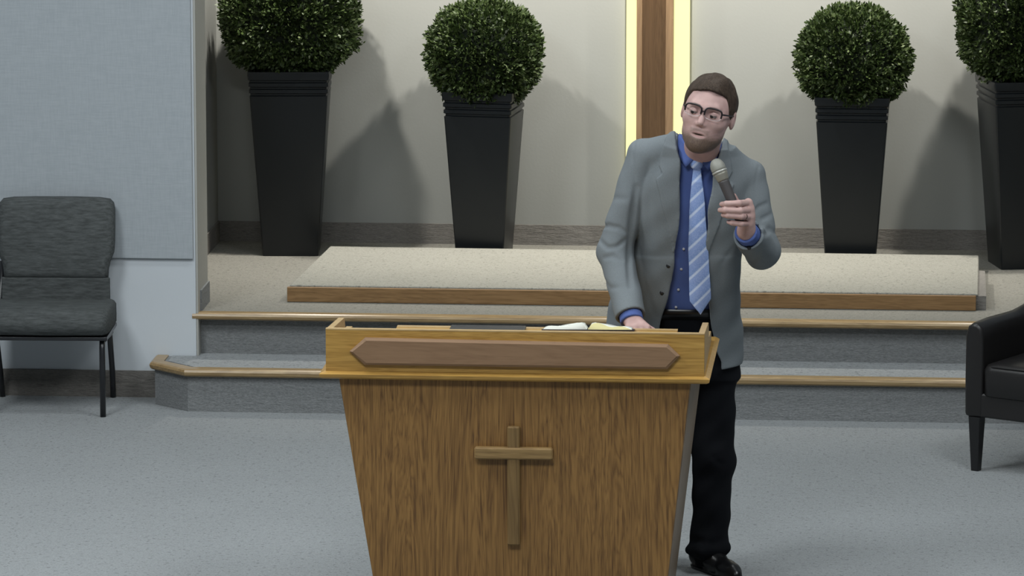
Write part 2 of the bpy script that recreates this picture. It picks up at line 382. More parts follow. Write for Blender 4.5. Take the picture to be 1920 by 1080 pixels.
# seat cushion with waterfall front
prof = [(-.215,.328),(-.232,.358),(-.225,.394),(-.195,.415),(-.12,.421),(.0,.420),(.10,.416),(.13,.405),(.135,.35),(.13,.318),(-.10,.316),(-.18,.318)]
bm = bmesh.new(); rs = []
for x, k in ((-.238,.80),(-.230,.92),(-.216,1),(0,1.02),(.216,1),(.230,.92),(.238,.80)):
    rs.append([Vector((x, -.05+(a+.05)*k, .374+(b-.374)*k)) for a, b in prof])
loft(bm, rs); obj('seat_cushion', bm, M['chair_cloth'], ch, smooth=True)
bm = bmesh.new(); box(bm,-.235,.235,-.205,.13,.302,.317); obj('seat_frame', bm, M['black_metal'], ch, bev=.003)
for s in (-1.13, 1):
    bm = bmesh.new(); tube(bm, [(s*.212,-.165,.31),(s*.213,-.185,.27),(s*.214,-.195,0.0)], .0115, 10); obj('leg', bm, M['black_metal'], ch, True)
    bm = bmesh.new(); tube(bm, [(s*.190,.135,.56),(s*.198,.11,.40),(s*.212,.07,.30),(s*.210,.17,.11),(s*.208,.205,0)], .0115, 10); obj('leg', bm, M['black_metal'], ch, True)
    bm = bmesh.new(); tube(bm, [(s*.212,-.175,.295),(s*.218,.07,.288)], .011, 8); obj('side_rail', bm, M['black_metal'], ch, True)

# ------------------------------------------------------------------ leather tub armchair (right)
TH = math.radians(-30)
ac = empty('tub_armchair', (1.822, -1.565, 0), TH, label='black leather tub armchair cut off by the picture edge', cat='armchair')
Wd, Dp = .66, .60
# shell: one swept U wall (arm, back, arm)
def shell_path():
    pts = [(.045,.0),(.040,.12),(.045,.25)]
    for k in range(13):
        a = PI-PI*k/12
        pts.append((Wd/2+math.cos(a)*(Wd/2-.045), .30+math.sin(a)*.26))
    pts += [(Wd-.045,.25),(Wd-.040,.12),(Wd-.045,0)]
    return pts
P = shell_path(); rings = []
for i, (x, y) in enumerate(P):
    a = P[max(i-1,0)]; b = P[min(i+1,len(P)-1)]; d = Vector((b[0]-a[0], b[1]-a[1])).normalized(); n = Vector((d.y,-d.x))   # inward
    t = i/(len(P)-1); bk = math.sin(PI*t)**2
    zt = .560+.15*max(0, (bk-.30)/.70)**1.3; hw = .036+.012*bk
    if i == 0: zt -= .004
    sec = []
    for u, z in ((-1,.205),(-1.05,.35),(-1.02,zt-.05),(-.75,zt-.014),(-.2,zt),(.35,zt-.002),(.85,zt-.02),(1.02,zt-.06),(1.02,.38),(1,.205)):
        sec.append(Vector((x+n.x*u*hw, y+n.y*u*hw+ (0), z)))
    rings.append(sec)
bm = bmesh.new(); loft(bm, rings)
o = obj('arm_and_back_shell', bm, M['leather'], ac, smooth=True)
b = o.modifiers.new('bevel','BEVEL'); b.width=.014; b.segments=3; b.limit_method='ANGLE'; b.angle_limit=.9
bm = bx(.010,Wd-.010,.006,.05,.205,.296); obj('front_rail', bm, M['leather'], ac, bev=.010, seg=3)
bm = bmesh.new(); loft(bm, [[Vector((a+Wd/2, b+.275, z)) for a, b in rrect(Wd-.155-2*i, .56-2*i, .04)] for z, i in ((.285,.012),(.292,.0),(.385,.0),(.402,.008),(.410,.03),(.413,.10))])
sc = obj('seat_cushion', bm, M['leather'], ac, smooth=True)
pp = [(.095,.012,.400),(.30,-.001,.405),(Wd-.095,.012,.400)]
bm = bmesh.new(); tube(bm, [(.092,.06,.402),(.098,.016,.400),(.125,.0,.400),(Wd/2,-.002,.402),(Wd-.125,0,.400),(Wd-.092,.06,.402)], .0035, 6); obj('piping', bm, M['leather'], sc, True)
for x, y in ((.022,.006),(Wd-.066,.006),(.06,.48),(Wd-.10,.48)):
    bm = bmesh.new(); s = .048
    loft(bm, [[Vector((x+s/2+a, y+s/2+b, z)) for a, b in rrect(s*k, s*k, .004, 2)] for z, k in ((0,.62),(.205,1.0))]); obj('leg', bm, M['black_wood'], ac)
bm = bmesh.new(); tube(bm, [(.052,.004,.546),(.060,.02,.556)], .002, 6)
bm.free()

# ------------------------------------------------------------------ lectern
LX, LY = .367, -4.17
lec = empty('lectern', (LX, -3.90, 0), 0, label='large oak lectern with a cross on its front and a raised dark plaque', cat='lectern')
X = lambda v: v-LX
Y = lambda v: v+3.90
def hexa(bm, bot, top, z0, z1):
    loft(bm, [[Vector((X(a),Y(b),z0)) for a, b in bot], [Vector((X(a),Y(b),z1)) for a, b in top]])
bm = bmesh.new()
hexa(bm, [(-.058,-4.172),(.836,-4.172),(.850,-3.66),(-.07,-3.66)], [(-.191,-4.172),(.925,-4.172),(.944,-3.60),(-.21,-3.60)], 0, .8145)
obj('body', bm, M['oak_side'], lec, bev=.004)
bm = bmesh.new()
hexa(bm, [(-.056,-4.176),(.834,-4.176),(.834,-4.1705),(-.056,-4.1705)], [(-.189,-4.176),(.921,-4.176),(.921,-4.1705),(-.189,-4.1705)], 0, .8145)
obj('front_veneer', bm, M['oak_front'], lec)
# top plate with a moulded lip
bm = bmesh.new(); rs = []
for z, e in ((.8145,.010),(.820,.002),(.830,0),(.834,.006),(.838,.014)):
    rs.append([Vector((X(a),Y(b),z)) for a, b in ((-.249+e,-4.208+e),(.984-e,-4.208+e),(.990-e,-3.488-e*.3),(-.249+e,-3.488-e*.3))])
loft(bm, rs); obj('top_plate', bm, M['oak_gold'], lec)
obj('front_panel', bx(X(-.229),X(.966),Y(-4.192),Y(-4.172),.838,.9715), M['oak_gold'], lec, bev=.0015)
bm = bx(X(-.229),X(.966),Y(-4.1925),Y(-4.1715),.9705,.9740); obj('panel_edging', bm, M['oak_pale'], lec)
def side(x0, x1):
    bm = bmesh.new(); prism(bm, [(-4.171,.838),(-4.171,.972),(-3.835,.946),(-3.79,.890),(-3.60,.876),(-3.565,.838)], x0, x1, lambda y,z,x: (X(x),Y(y),z))
    o = obj('side_board', bm, M['oak_pale'], lec, bev=.0015)
side(-.229,-.209); side(.946,.966)
# elongated six sided plaque
def plq(ins): return [(-.152+ins*1.2,.904),(-.103+ins*.6,.948-ins),(.852-ins*.6,.940-ins),(.889-ins*1.2,.904),(.850-ins*.6,.861+ins),(-.104+ins*.6,.861+ins)]
bm = bmesh.new(); loft(bm, [[Vector((X(a),Y(y),z)) for a, z in plq(i)] for y, i in ((-4.1915,0),(-4.203,0),(-4.210,.008))])
obj('plaque', bm, M['plaque'], lec)
cx = .3655
cr = obj('cross', bx(X(cx-.020),X(cx+.020),Y(-4.197),Y(-4.1755),.285,.668), M['cross_v'], lec, bev=.004, seg=1)
obj('crossbar', bx(X(cx-.124),X(cx+.124),Y(-4.203),Y(-4.1755),.563,.601), M['cross_h'], cr, bev=.005, seg=1)
# reading board on battens with its rear strip
obj('reading_board', bx(X(-.050),X(.862),Y(-4.02),Y(-3.736),.884,.900), M['oak_gold'], lec, bev=.002)
obj('rear_strip', bx(X(-.050),X(.862),Y(-3.735),Y(-3.705),.8845,.9006), M['oak_pale'], lec)
for xx in (-.02,.40,.81): obj('batten', bx(X(xx),X(xx+.03),Y(-4.0),Y(-3.72),.838,.8838), M['oak_gold'], lec)
# tablet and open book lying on the reading board
tb = obj('tablet', bx(-.122,.122,-.085,.085,0,.009), M['tablet'], None, bev=.003, seg=3)
tb.location = (.250,-3.820,.9012)
props(tb, 'thin black tablet lying flat on the lectern beside the open book', 'tablet')
bk = empty('open_book', (.578,-3.835,.9155), math.radians(2), label='open book with wavy pages on the lectern by the hand of the man', cat='book')
bk.rotation_euler = (math.radians(-9), 0, math.radians(2))
obj('book_ledge', bx(X(.44),X(.72),Y(-3.93),Y(-3.905),.9002,.9235), M['oak_gold'], lec)
def page_block(s):
    n = 14; top = []
    for i in range(n+1):
        t = i/n
        z = .006+.020*(1-t)**.8*(1-math.exp(-t/.05))+.0022*math.sin(t*9)
        top.append((s*(.002+t*.138), z))
    bm = bmesh.new(); R = []
    for y in (-.09,.09):
        wob = lambda i: .002*math.sin(i*.9+y*20)
        R.append([Vector((a,y,b+wob(i))) for i, (a,b) in enumerate(top)]+[Vector((top[-1][0]+s*.004,y,.004)), Vector((top[0][0],y,.004))])
    loft(bm, R); return bm
obj('left_pages', page_block(-1), M['page'], bk, True)['label'] = 'white pages with pale green tint'
rp = obj('right_pages', page_block(1), M['page'], bk, True); rp['label'] = 'white pages with a yellow edge'
rp.data.materials.append(M['page_y'])
for p_ in rp.data.polygons:
    if abs(p_.normal.y) > .7 or p_.normal.x > .6: p_.material_index = 1
bm = bmesh.new(); box(bm,-.146,.150,-.094,.094,.0005,.0035); obj('cover', bm, M['cover'], bk)

# ------------------------------------------------------------------ implicit-surface mesher for the figure
PT={
'head_c':(0.9502,-3.5600,1.5868),
'neck_lo':(0.9186,-3.4300,1.4318),
'sh_c':(0.9099,-3.3800,1.3980),
'shR':(0.7351,-3.3600,1.4145),
'shL':(1.0744,-3.3600,1.3491),
'elR':(0.6411,-3.4200,1.1082),
'wrR':(0.7064,-3.6100,0.9126),
'elL':(1.1271,-3.4200,1.1107),
'wrL':(1.0764,-3.6350,1.2115),
'chest':(0.8745,-3.3400,1.1873),
'waist':(0.8679,-3.2700,0.9249),
'pelvis':(0.8858,-3.2000,0.7409),
'hipL':(0.9576,-3.2000,0.6784),
'knL':(0.9651,-3.2500,0.3790),
'anL':(0.9538,-3.2700,0.0542),
'hipR':(0.8254,-3.2000,0.6765),
'knR':(0.7900,-3.2500,0.3762),
'anR':(0.7570,-3.2000,0.0532),
'mic_top':(0.9825,-3.6600,1.4321),
'mic_tail':(1.0608,-3.7000,1.2547),
'iK':(1.0853,-3.6720,1.3116),
'iP':(1.0575,-3.7220,1.3171),
'iM':(1.0164,-3.7240,1.3152),
'iT':(1.0001,-3.6980,1.3093),
'mK':(1.0906,-3.6700,1.2887),
'mP':(1.0612,-3.7240,1.2932),
'mM':(1.0132,-3.7270,1.2948),
'mT':(0.9952,-3.7000,1.2905),
'rK':(1.0907,-3.6680,1.2657),
'rP':(1.0647,-3.7220,1.2738),
'rM':(1.0219,-3.7250,1.2772),
'rT':(1.0056,-3.7000,1.2749),
'pK':(1.0839,-3.6640,1.2424),
'pP':(1.0647,-3.7150,1.2484),
'pM':(1.0356,-3.7180,1.2520),
'pT':(1.0228,-3.6960,1.2519),
'thB':(1.0829,-3.6250,1.2275),
'thM':(1.0624,-3.6480,1.2798),
'thT':(1.0385,-3.6680,1.3331),
'trap':(0.8785,-3.3900,1.4380),
'traL':(0.9574,-3.3900,1.4230),
'anL2':(0.9489,-3.2800,0.0344),
'heelL':(0.9175,-3.2500,0.0012),
'gA':(0.7091,-3.4250,1.3015),
'gB':(0.6931,-3.4450,1.1750),
'gC':(0.6906,-3.4550,1.0612),
'gD':(0.7081,-3.4450,0.9672),
'gE':(0.7535,-3.4300,0.8689),
'button1':(0.8263,-3.4700,1.0636),
'button2':(0.8044,-3.4400,0.9676),
'cuffbtn':(1.0880,-3.6000,1.1553),
}
POLY={
'open':[(0.8423,1.5495),(0.8501,1.4177),(0.8528,1.2412),(0.8396,1.1171),(0.8297,1.0105),(0.8108,0.9391),(0.7867,0.8408),(0.7369,0.5986),(0.9955,0.6025),(0.9894,0.7205),(0.9661,0.7898),(0.9514,0.8876),(0.9467,1.0653),(0.9489,1.2424),(0.9638,1.3626),(0.9894,1.4456),(0.9955,1.5511)],
'lapR':[(0.8321,1.5143),(0.8553,1.4177),(0.8581,1.2413),(0.8447,1.1314),(0.8379,1.0994),(0.8056,1.2407),(0.7806,1.3552),(0.7997,1.3731),(0.7839,1.3958),(0.8078,1.4841)],
'lapL':[(0.9960,1.4861),(0.9638,1.3661),(0.9472,1.2424),(0.9428,1.1184),(0.9499,1.1097),(0.9910,1.2252),(1.0320,1.3404),(1.0127,1.3525),(1.0282,1.3809),(1.0101,1.4722)],
'tie':[(0.8989,1.3888),(0.9250,1.3891),(0.9399,1.2485),(0.9496,1.1073),(0.9576,0.9516),(0.9248,0.8997),(0.8895,0.9436),(0.8850,1.1065),(0.8876,1.2478)],
'knot':[(0.8856,1.4267),(0.9342,1.4272),(0.9258,1.3885),(0.8997,1.3882)],
'colR':[(0.8478,1.4971),(0.8653,1.4903),(0.9039,1.4240),(0.8762,1.4009),(0.8483,1.4234)],
'colL':[(0.9904,1.4916),(0.9731,1.4809),(0.9213,1.4242),(0.9476,1.3894),(0.9804,1.4249)],
'shbtn':[(0.8680,1.1191),(0.8597,1.0481),(0.8496,0.9752),(0.8412,0.9128)],
'c_gap':[(0.7103,1.3229),(0.7001,1.2379),(0.6918,1.1492),(0.6920,1.0781),(0.7011,1.0160)],
'c_seamR':[(0.7061,1.4781),(0.6976,1.4322),(0.7013,1.3793),(0.7085,1.3300)],
'c_seamL':[(1.1147,1.4121),(1.1047,1.3662),(1.1016,1.3133),(1.0934,1.2514)],
'c_a':[(0.5881,1.1798),(0.6197,1.1944),(0.6548,1.1913),(0.6864,1.1739)],
'c_b':[(0.5918,1.1444),(0.6199,1.1270),(0.6515,1.1309),(0.6795,1.1526)],
'c_c':[(0.6095,1.0949),(0.6375,1.1041),(0.6692,1.0921)],
'c_d':[(0.5991,1.0307),(0.6326,1.0063),(0.6625,1.0138)],
'c_e':[(0.6089,1.2580),(0.6404,1.2832),(0.6789,1.2854)],
'c_f':[(1.1404,1.2714),(1.1160,1.2640),(1.0866,1.2389)],
'c_g':[(1.1546,1.2362),(1.1268,1.2253),(1.0991,1.2037)],
'c_h':[(1.1762,1.1693),(1.1551,1.1867),(1.1305,1.2006)],
'c_i':[(1.1240,1.1509),(1.1156,1.1119),(1.0931,1.0832)],
'c_j':[(0.7182,1.1140),(0.7362,1.0076),(0.7720,0.8834)],
'c_k':[(0.7591,1.3623),(0.7527,1.2385),(0.7637,1.1323)],
'c_l':[(1.0264,1.1178),(0.9918,1.0642),(0.9803,0.9574)],
'wingR':[(0.8530,1.5007),(0.8723,1.4728),(0.9039,1.4258),(0.8762,1.3991),(0.8482,1.4304)],
'wingL':[(0.9868,1.4986),(0.9697,1.4704),(0.9231,1.4260),(0.9476,1.3894),(0.9787,1.4178)],
'hem':[(1.0484,0.8606),(1.0491,0.7706),(1.0354,0.7163),(1.0125,0.6943),(0.9948,0.6887)],
}

def V3(n): return np.array(PT[n], float)
class Prim:
    def __init__(s, fn, op='add', k=.01, mg=0., c=None): s.fn=fn; s.op=op; s.k=k; s.mg=mg; s.c=c
def smin(a, b, k):
    h = np.clip(.5+.5*(b-a)/k, 0, 1); return b*(1-h)+a*h-k*h*(1-h)
def smax(a, b, k): return -smin(-a, -b, k)
def rcone(a, b, ra, rb, flat=None, fs=1.0):
    a = np.asarray(a, float); b = np.asarray(b, float); ab = b-a; L2 = ab@ab
    def f(p):
        q = p-a; t = np.clip(q@ab/L2, 0, 1); v = q-t[:,None]*ab
        if flat is not None:
            fl = np.asarray(flat, float); c = v@fl; v = v+np.outer(c*(fs-1), fl)
        return np.sqrt((v*v).sum(1))-(ra+(rb-ra)*t)
    return f
def ell(c, r, R=None):
    c = np.asarray(c, float); r = np.asarray(r, float)
    def f(p):
        q = p-c
        if R is not None: q = q@R
        k0 = np.sqrt(((q/r)**2).sum(1)); k1 = np.sqrt(((q/(r*r))**2).sum(1))+1e-9
        return k0*(k0-1)/k1
    return f
def poly2(x, z, P):
    P = np.asarray(P, float); d = np.full(len(x), 1e9); ins = np.zeros(len(x), bool); n = len(P)
    for i in range(n):
        a = P[i]; b = P[(i+1)%n]; ex, ez = b-a; wx = x-a[0]; wz = z-a[1]
        t = np.clip((wx*ex+wz*ez)/(ex*ex+ez*ez), 0, 1); d = np.minimum(d, (wx-t*ex)**2+(wz-t*ez)**2)
        c = ((a[1] > z) != (b[1] > z)); xi = a[0]+(z-a[1])*ex/(ez if abs(ez) > 1e-9 else 1e-9); ins ^= c & (x < xi)
    return np.where(ins, -1, 1)*np.sqrt(d)
def loftf(secs, pw=2.3):
    s = np.array(sorted(secs), float); zz = np.linspace(s[0,0], s[-1,0], 120); cols = []
    for j in range(1, s.shape[1]):
        y = s[:,j]; x = s[:,0]; m_ = np.gradient(y, x); idx = np.clip(np.searchsorted(x, zz)-1, 0, len(x)-2)
        h = x[idx+1]-x[idx]; t = (zz-x[idx])/h
        cols.append((2*t**3-3*t**2+1)*y[idx]+(t**3-2*t**2+t)*h*m_[idx]+(-2*t**3+3*t**2)*y[idx+1]+(t**3-t**2)*h*m_[idx+1])
    def f(p, off=0.):
        z = p[:,2]; cx, cy, a, b = [np.interp(z, zz, c) for c in cols]; a = a+off; b = b+off
        rho = (np.abs((p[:,0]-cx)/a)**pw+np.abs((p[:,1]-cy)/b)**pw)**(1/pw)
        d = (rho-1)*np.minimum(a, b)
        return np.maximum(d, np.maximum(s[0,0]-off-z, z-s[-1,0]-off))
    return f
def evalp(prims, p, sel=None):
    d = None
    for i, q in enumerate(prims):
        if sel is not None and not sel[i]: continue
        if q.op == 'disp':
            if d is not None: d = d-q.fn(p)
            continue
        e = q.fn(p)
        if q.op == 'add': d = e if d is None else smin(d, e, q.k)
        elif d is None: continue
        elif q.op == 'sub': d = smax(d, -e, q.k)
        elif q.op == 'int': d = smax(d, e, q.k)
    return np.full(len(p), 1.) if d is None else d
def mesh_implicit(prims, lo, hi, h, nb=14):
    lo = np.asarray(lo, float); hi = np.asarray(hi, float); nB = np.ceil((hi-lo)/(h*nb)).astype(int)
    bi = np.stack(np.meshgrid(*[np.arange(n) for n in nB], indexing='ij'), -1).reshape(-1,3)
    cen = lo+(bi+.5)*h*nb; half = h*nb*.5*1.733
    tot = evalp(prims, cen); act = np.abs(tot) < half*1.7+.02
    D = np.stack([np.abs(q.fn(cen)) if False else q.fn(cen) for q in prims])
    N = nB*nb+2; st = np.array([N[1]*N[2], N[2], 1], dtype=np.int64)
    g = np.stack(np.meshgrid(*[np.arange(nb+1)]*3, indexing='ij'), -1).reshape(-1,3)
    VK, VP, QF = [], [], []
    for b in np.nonzero(act)[0]:
        sel = [(np.linalg.norm(q.c-cen[b]) < q.mg+half) if q.c is not None else (q.op in ('int','disp')) or (D[i,b] < half*1.9+.03+q.k*2+q.mg) for i, q in enumerate(prims)]
        if not any(s and q.op == 'add' for s, q in zip(sel, prims)): continue
        gi = g+bi[b]*nb; P_ = lo+gi*h; d = evalp(prims, P_, sel).reshape(nb+1,nb+1,nb+1)
        if d.min() > 0 or d.max() < 0: continue
        s = d < 0
        base = bi[b]*nb
        # cell vertices
        acc = np.zeros((nb,nb,nb,3)); cnt = np.zeros((nb,nb,nb))
        for ax in range(3):
            o1, o2 = [a for a in range(3) if a != ax]
            for u in (0,1):
                for v in (0,1):
                    sl0 = [None]*3; sl0[ax] = slice(0,nb); sl0[o1] = slice(u,u+nb); sl0[o2] = slice(v,v+nb)
                    sl1 = list(sl0); sl1[ax] = slice(1,nb+1)
                    a0 = d[tuple(sl0)]; a1 = d[tuple(sl1)]; c = (a0 < 0) != (a1 < 0)
                    t = np.where(c, a0/np.where(c, a0-a1, 1), 0)
                    acc[...,ax] += t*c; acc[...,o1] += u*c; acc[...,o2] += v*c; cnt += c
        ii = np.argwhere(cnt > 0)
        if len(ii):
            vp = acc[cnt > 0]/cnt[cnt > 0][:,None]
            VK.append((ii+base)@st); VP.append(lo+(ii+base+vp)*h)
        for ax in range(3):
            o1, o2 = [(1,2),(2,0),(0,1)][ax]
            sl0 = [slice(0,nb)]*3; sl1 = [slice(0,nb)]*3; sl1[ax] = slice(1,nb+1)
            a0 = s[tuple(sl0)]; a1 = s[tuple(sl1)]; e = np.argwhere(a0 != a1)
            if not len(e): continue
            inside0 = a0[tuple(e.T)]; k = (e+base)@st
            q = np.stack([k, k-st[o1], k-st[o1]-st[o2], k-st[o2]], 1)
            q[~inside0] = q[~inside0][:,::-1]; QF.append(q)
    K = np.concatenate(VK); VV = np.concatenate(VP); Q = np.concatenate(QF)
    o = np.argsort(K); K = K[o]; VV = VV[o]
    ix = np.searchsorted(K, Q); ix = np.clip(ix, 0, len(K)-1); ok = (K[ix] == Q).all(1)
    return VV, ix[ok]
def relax(V, F, it, lam=.5):
    for _ in range(it):
        acc = np.zeros_like(V); c = np.zeros(len(V))
        for a in range(4):
            for b in ((a+1)%4,(a+3)%4):
                np.add.at(acc, F[:,a], V[F[:,b]]); np.add.at(c, F[:,a], 1)
        V = V+(acc/np.maximum(c,1)[:,None]-V)*lam
    return V
def imesh(name, prims, lo, hi, h, m, parent=None, it=1, tint=None, keep=True):
    V, F = mesh_implicit(prims, lo, hi, h)
    if it: V = relax(V, F, it)
    me = bpy.data.meshes.new(name); me.vertices.add(len(V)); me.vertices.foreach_set('co', V.astype(np.float32).ravel())
    me.loops.add(len(F)*4); me.loops.foreach_set('vertex_index', F.astype(np.int32).ravel())
    me.polygons.add(len(F)); me.polygons.foreach_set('loop_start', np.arange(len(F), dtype=np.int32)*4)
    me.polygons.foreach_set('loop_total', np.full(len(F), 4, dtype=np.int32)); me.update(calc_edges=True); me.validate()
    if tint is not None:
        at = me.color_attributes.new('tint', 'FLOAT_COLOR', 'POINT'); t = tint(V); at.data.foreach_set('color', np.concatenate([t, np.ones((len(t),1))],1).astype(np.float32).ravel())
    return link_mesh(name, me, m, parent, smooth=True)
def rot(ax, deg):
    a = math.radians(deg); c, s = math.cos(a), math.sin(a)
    return np.array({'x':[[1,0,0],[0,c,-s],[0,s,c]], 'y':[[c,0,s],[0,1,0],[-s,0,c]], 'z':[[c,-s,0],[s,c,0],[0,0,1]]}[ax])

# ------------------------------------------------------------------ the man
HR = rot('y', 12.5)@rot('z', -8.5)@rot('x', -4); HC = V3('head_c'); HS = 1.04
def H(x, y, z): return HC+HR@(np.array([x,y,z], float)*HS)
def hl(p): return (p-HC)@HR/HS       # world to head coordinates
def hell(c, r): return ell(H(*c), np.array(r)*HS, HR)
def hcap(a, b, ra, rb): return rcone(H(*a), H(*b), ra*HS, rb*HS)
A = lambda fn, k=.01: Prim(fn, 'add', k)
Sb = lambda fn, k=.005: Prim(fn, 'sub', k)
def beardmask(q):
    x, y, z = q.T
    zb = -.060+.40*np.maximum(0, y+.066)
    jit = .004*np.sin(x*900+z*400)*np.sin(z*1100+y*500)
    side = np.clip((zb-z+jit)/.030+.35, 0, 1)*np.interp(z,[-.13,-.085,-.05],[1,.95,.72])*np.clip((z+.150)/.02, 0, 1)*np.clip((.030-y)/.02, 0, 1)
    mou = .55*np.clip((.036-np.abs(x))/.010, 0, 1)*np.clip((-.047-z)/.006+.5, 0, 1)*(y < -.06)
    lips = 1-np.clip(1.5-((x/.024)**2+((z+.0655)/.0105)**2), 0, 1)
    soul = np.where(z > -.060, 1, 1)
    return np.clip(np.maximum(side, mou), 0, 1)*np.where(y < -.075, lips, 1)*soul
head = [
 A(hell((0,.012,.032),(.0765,.098,.084))),
 A(hell((0,-.020,-.015),(.0685,.078,.085)), .03),
 A(hell((0,-.024,-.068),(.0555,.068,.052)), .025),
 A(hell((0,-.070,-.098),(.028,.024,.022)), .03),
 A(hell((.042,-.062,-.022),(.024,.026,.022)), .02), A(hell((-.042,-.062,-.022),(.024,.026,.022)), .02),
 A(hcap((-.036,-.078,.024),(-.010,-.090,.020),.010,.010), .014), A(hcap((.036,-.078,.024),(.010,-.090,.020),.010,.010), .014),
 Sb(hell((-.031,-.098,.004),(.018,.018,.011)), .010), Sb(hell((.031,-.098,.004),(.018,.018,.011)), .010),
 A(hell((-.031,-.079,.001),(.0155,.013,.011)), .003), A(hell((.031,-.079,.001),(.0155,.013,.011)), .003),
 A(hcap((0,-.090,.014),(0,-.110,-.027),.0072,.0098), .010),
 A(hcap((-.009,-.100,-.033),(-.012,-.092,-.033),.0065,.008), .006), A(hcap((.009,-.100,-.033),(.012,-.092,-.033),.0065,.008), .006),
 Sb(hell((-.0065,-.108,-.0415),(.004,.006,.003)), .002), Sb(hell((.0065,-.108,-.0415),(.004,.006,.003)), .002),
 A(hell((0,-.082,-.062),(.029,.012,.016)), .012),
 A(hell((0,-.0900,-.0605),(.022,.006,.0042)), .006), A(hell((0,-.0892,-.0715),(.019,.0065,.0050)), .006),
 Sb(hell((0,-.099,-.0658),(.022,.010,.0024)), .0020),
 A(hell((-.079,.012,-.004),(.0085,.019,.030)), .006), A(hell((.079,.012,-.004),(.0085,.019,.030)), .006),
 Sb(hell((-.090,.008,.000),(.007,.009,.016)), .004), Sb(hell((.090,.008,.000),(.007,.009,.016)), .004),
 A(rcone(H(0,.022,-.06), V3('neck_lo')+np.array([0,.03,-.01]), .060, .058), .012),
]
nz = lambda p, s: np.sin(p[:,0]*s+1.3*np.sin(p[:,2]*s*.7))*np.sin(p[:,1]*s*1.1+.5)*np.sin(p[:,2]*s*.9+p[:,0]*s*.3)
head.append(Prim(lambda p: .0035*beardmask(hl(p))*(1+.25*nz(p, 700))*(np.abs(hl(p)).max(1) < .16), 'disp'))
TOR = [(.66,.868,-3.19,.165,.115),(.80,.868,-3.215,.166,.115),(.93,.862,-3.265,.158,.108),(1.05,.868,-3.300,.158,.112),(1.19,.882,-3.335,.168,.118),(1.30,.900,-3.362,.172,.105),(1.37,.912,-3.382,.145,.082),(1.425,.920,-3.398,.085,.062)]
tor = loftf(TOR)
shR, shL, elR, elL, wrR, wrL = [V3(k) for k in ('shR','shL','elR','elL','wrR','wrL')]
knL, hipL, anL, hipR, knR, anR, anL2 = [V3(k) for k in ('knL','hipL','anL','hipR','knR','anR','anL2')]
trap, traL = V3('trap'), V3('traL')
body = list(head)+[
 A(lambda p: tor(p, -.012), .02),
 A(rcone(shR, trap, .044, .046), .03), A(rcone(shL, traL, .042, .045), .03),
 A(rcone(shR, elR, .048, .040), .02), A(rcone(elR, wrR, .040, .028), .02),
 A(rcone(shL, elL, .046, .040), .02), A(rcone(elL, wrL, .040, .029), .02),
 A(rcone(hipL, knL, .062, .050), .03), A(rcone(knL, anL2+np.array([-.004,.006,.02]), .050, .030), .03), A(rcone(anL2-np.array([0,0,.012]), (.985,-3.33,.036), .024, .022), .02),
 A(rcone(hipR, knR, .062, .050), .03), A(rcone(knR, anR, .050, .036), .03), A(rcone(anR, (.740,-3.28,.036), .030, .024), .02),
]
# left hand round the microphone: palm, four wrapped fingers, thumb up the side
fr = {'i':.0098,'m':.0102,'r':.0098,'p':.0088}
for f, r in fr.items():
    K, P1, Mm, T = [V3(f+s) for s in 'KPMT']
    body += [A(rcone(wrL+np.array([.004,-.004,.012]), K, .021, .0150), .014)]
    fn_ = (lambda K=K,P1=P1,Mm=Mm,T=T,r=r: (lambda p: smin(smin(rcone(K,P1,r*1.16,r*1.05)(p), rcone(P1,Mm,r*1.06,r*.98)(p), .003), rcone(Mm,T,r*.98,r*.82)(p), .003)))()
    body += [Prim(fn_, 'add', .0022)]
tb_, tm_, tt_ = V3('thB'), V3('thM'), V3('thT')
body += [A(rcone(tb_, tm_, .016, .0115), .012), A(rcone(tm_, tt_, .0115, .0085), .004)]
# right hand resting on the desk, fingers folded down
HBX = [.699,.720,.741,.761]
for i, x in enumerate(HBX):
    zk = .897-.002*abs(i-1.5); r = (.0078,.0088,.0092,.0088)[i]
    K = np.array([x,-3.655,zk]); P1 = np.array([x+.002,-3.677,.872]); T = np.array([x+.001,-3.664,.8475])
    body += [A(rcone(wrR, K, .021, .012), .012)]
    body += [Prim((lambda K=K,P1=P1,T=T,r=r: (lambda p: smin(rcone(K,P1,r*1.15,r)(p), rcone(P1,T,r,r*.9)(p), .003)))(), 'add', .0025)]
body += [A(rcone(wrR+np.array([.018,-.01,-.004]), (.776,-3.635,.880), .015, .0115), .012), A(rcone((.776,-3.635,.880),(.782,-3.662,.856), .0115, .009), .004)]
def skin_tint(V):
    q = hl(V); near = np.abs(q).max(1) < .16; x, y, z = q.T
    t = np.zeros((len(V),3)); t[:,0] = np.where(near, beardmask(q), 0)
    lip = np.clip(1.6-((x/.020)**2+((z+.0665)/.0075)**2), 0, 1)*(y < -.080); t[:,1] = np.where(near, lip*.6, 0)
    ms_ = np.clip(1.5-((x/.021)**2+((z+.0658)/.0026)**2), 0, 1)*(y < -.075); t[:,0] = np.maximum(t[:,0], np.where(near, ms_*1.1, 0)); t[:,1] *= 1-np.where(near, np.clip(ms_,0,1), 0)
    bx_ = np.abs(x); bz = .0225+.07*np.minimum(bx_-.012,.018)-.25*np.maximum(0,bx_-.034)
    br = np.clip(1.4-np.abs(z-bz)/.0034, 0, 1)*np.clip((bx_-.012)/.005, 0, 1)*np.clip((.052-bx_)/.008, 0, 1)*(y < -.05)
    t[:,2] = np.where(near, br, 0); return t
m = M['skin'] = mat('skin', (.5,.33,.29), .55, spec=.35)
m.node_tree.nodes['Principled BSDF'].inputs['Subsurface Weight'].default_value = .08
m.node_tree.nodes['Principled BSDF'].inputs['Subsurface Radius'].default_value = (.012,.004,.002)
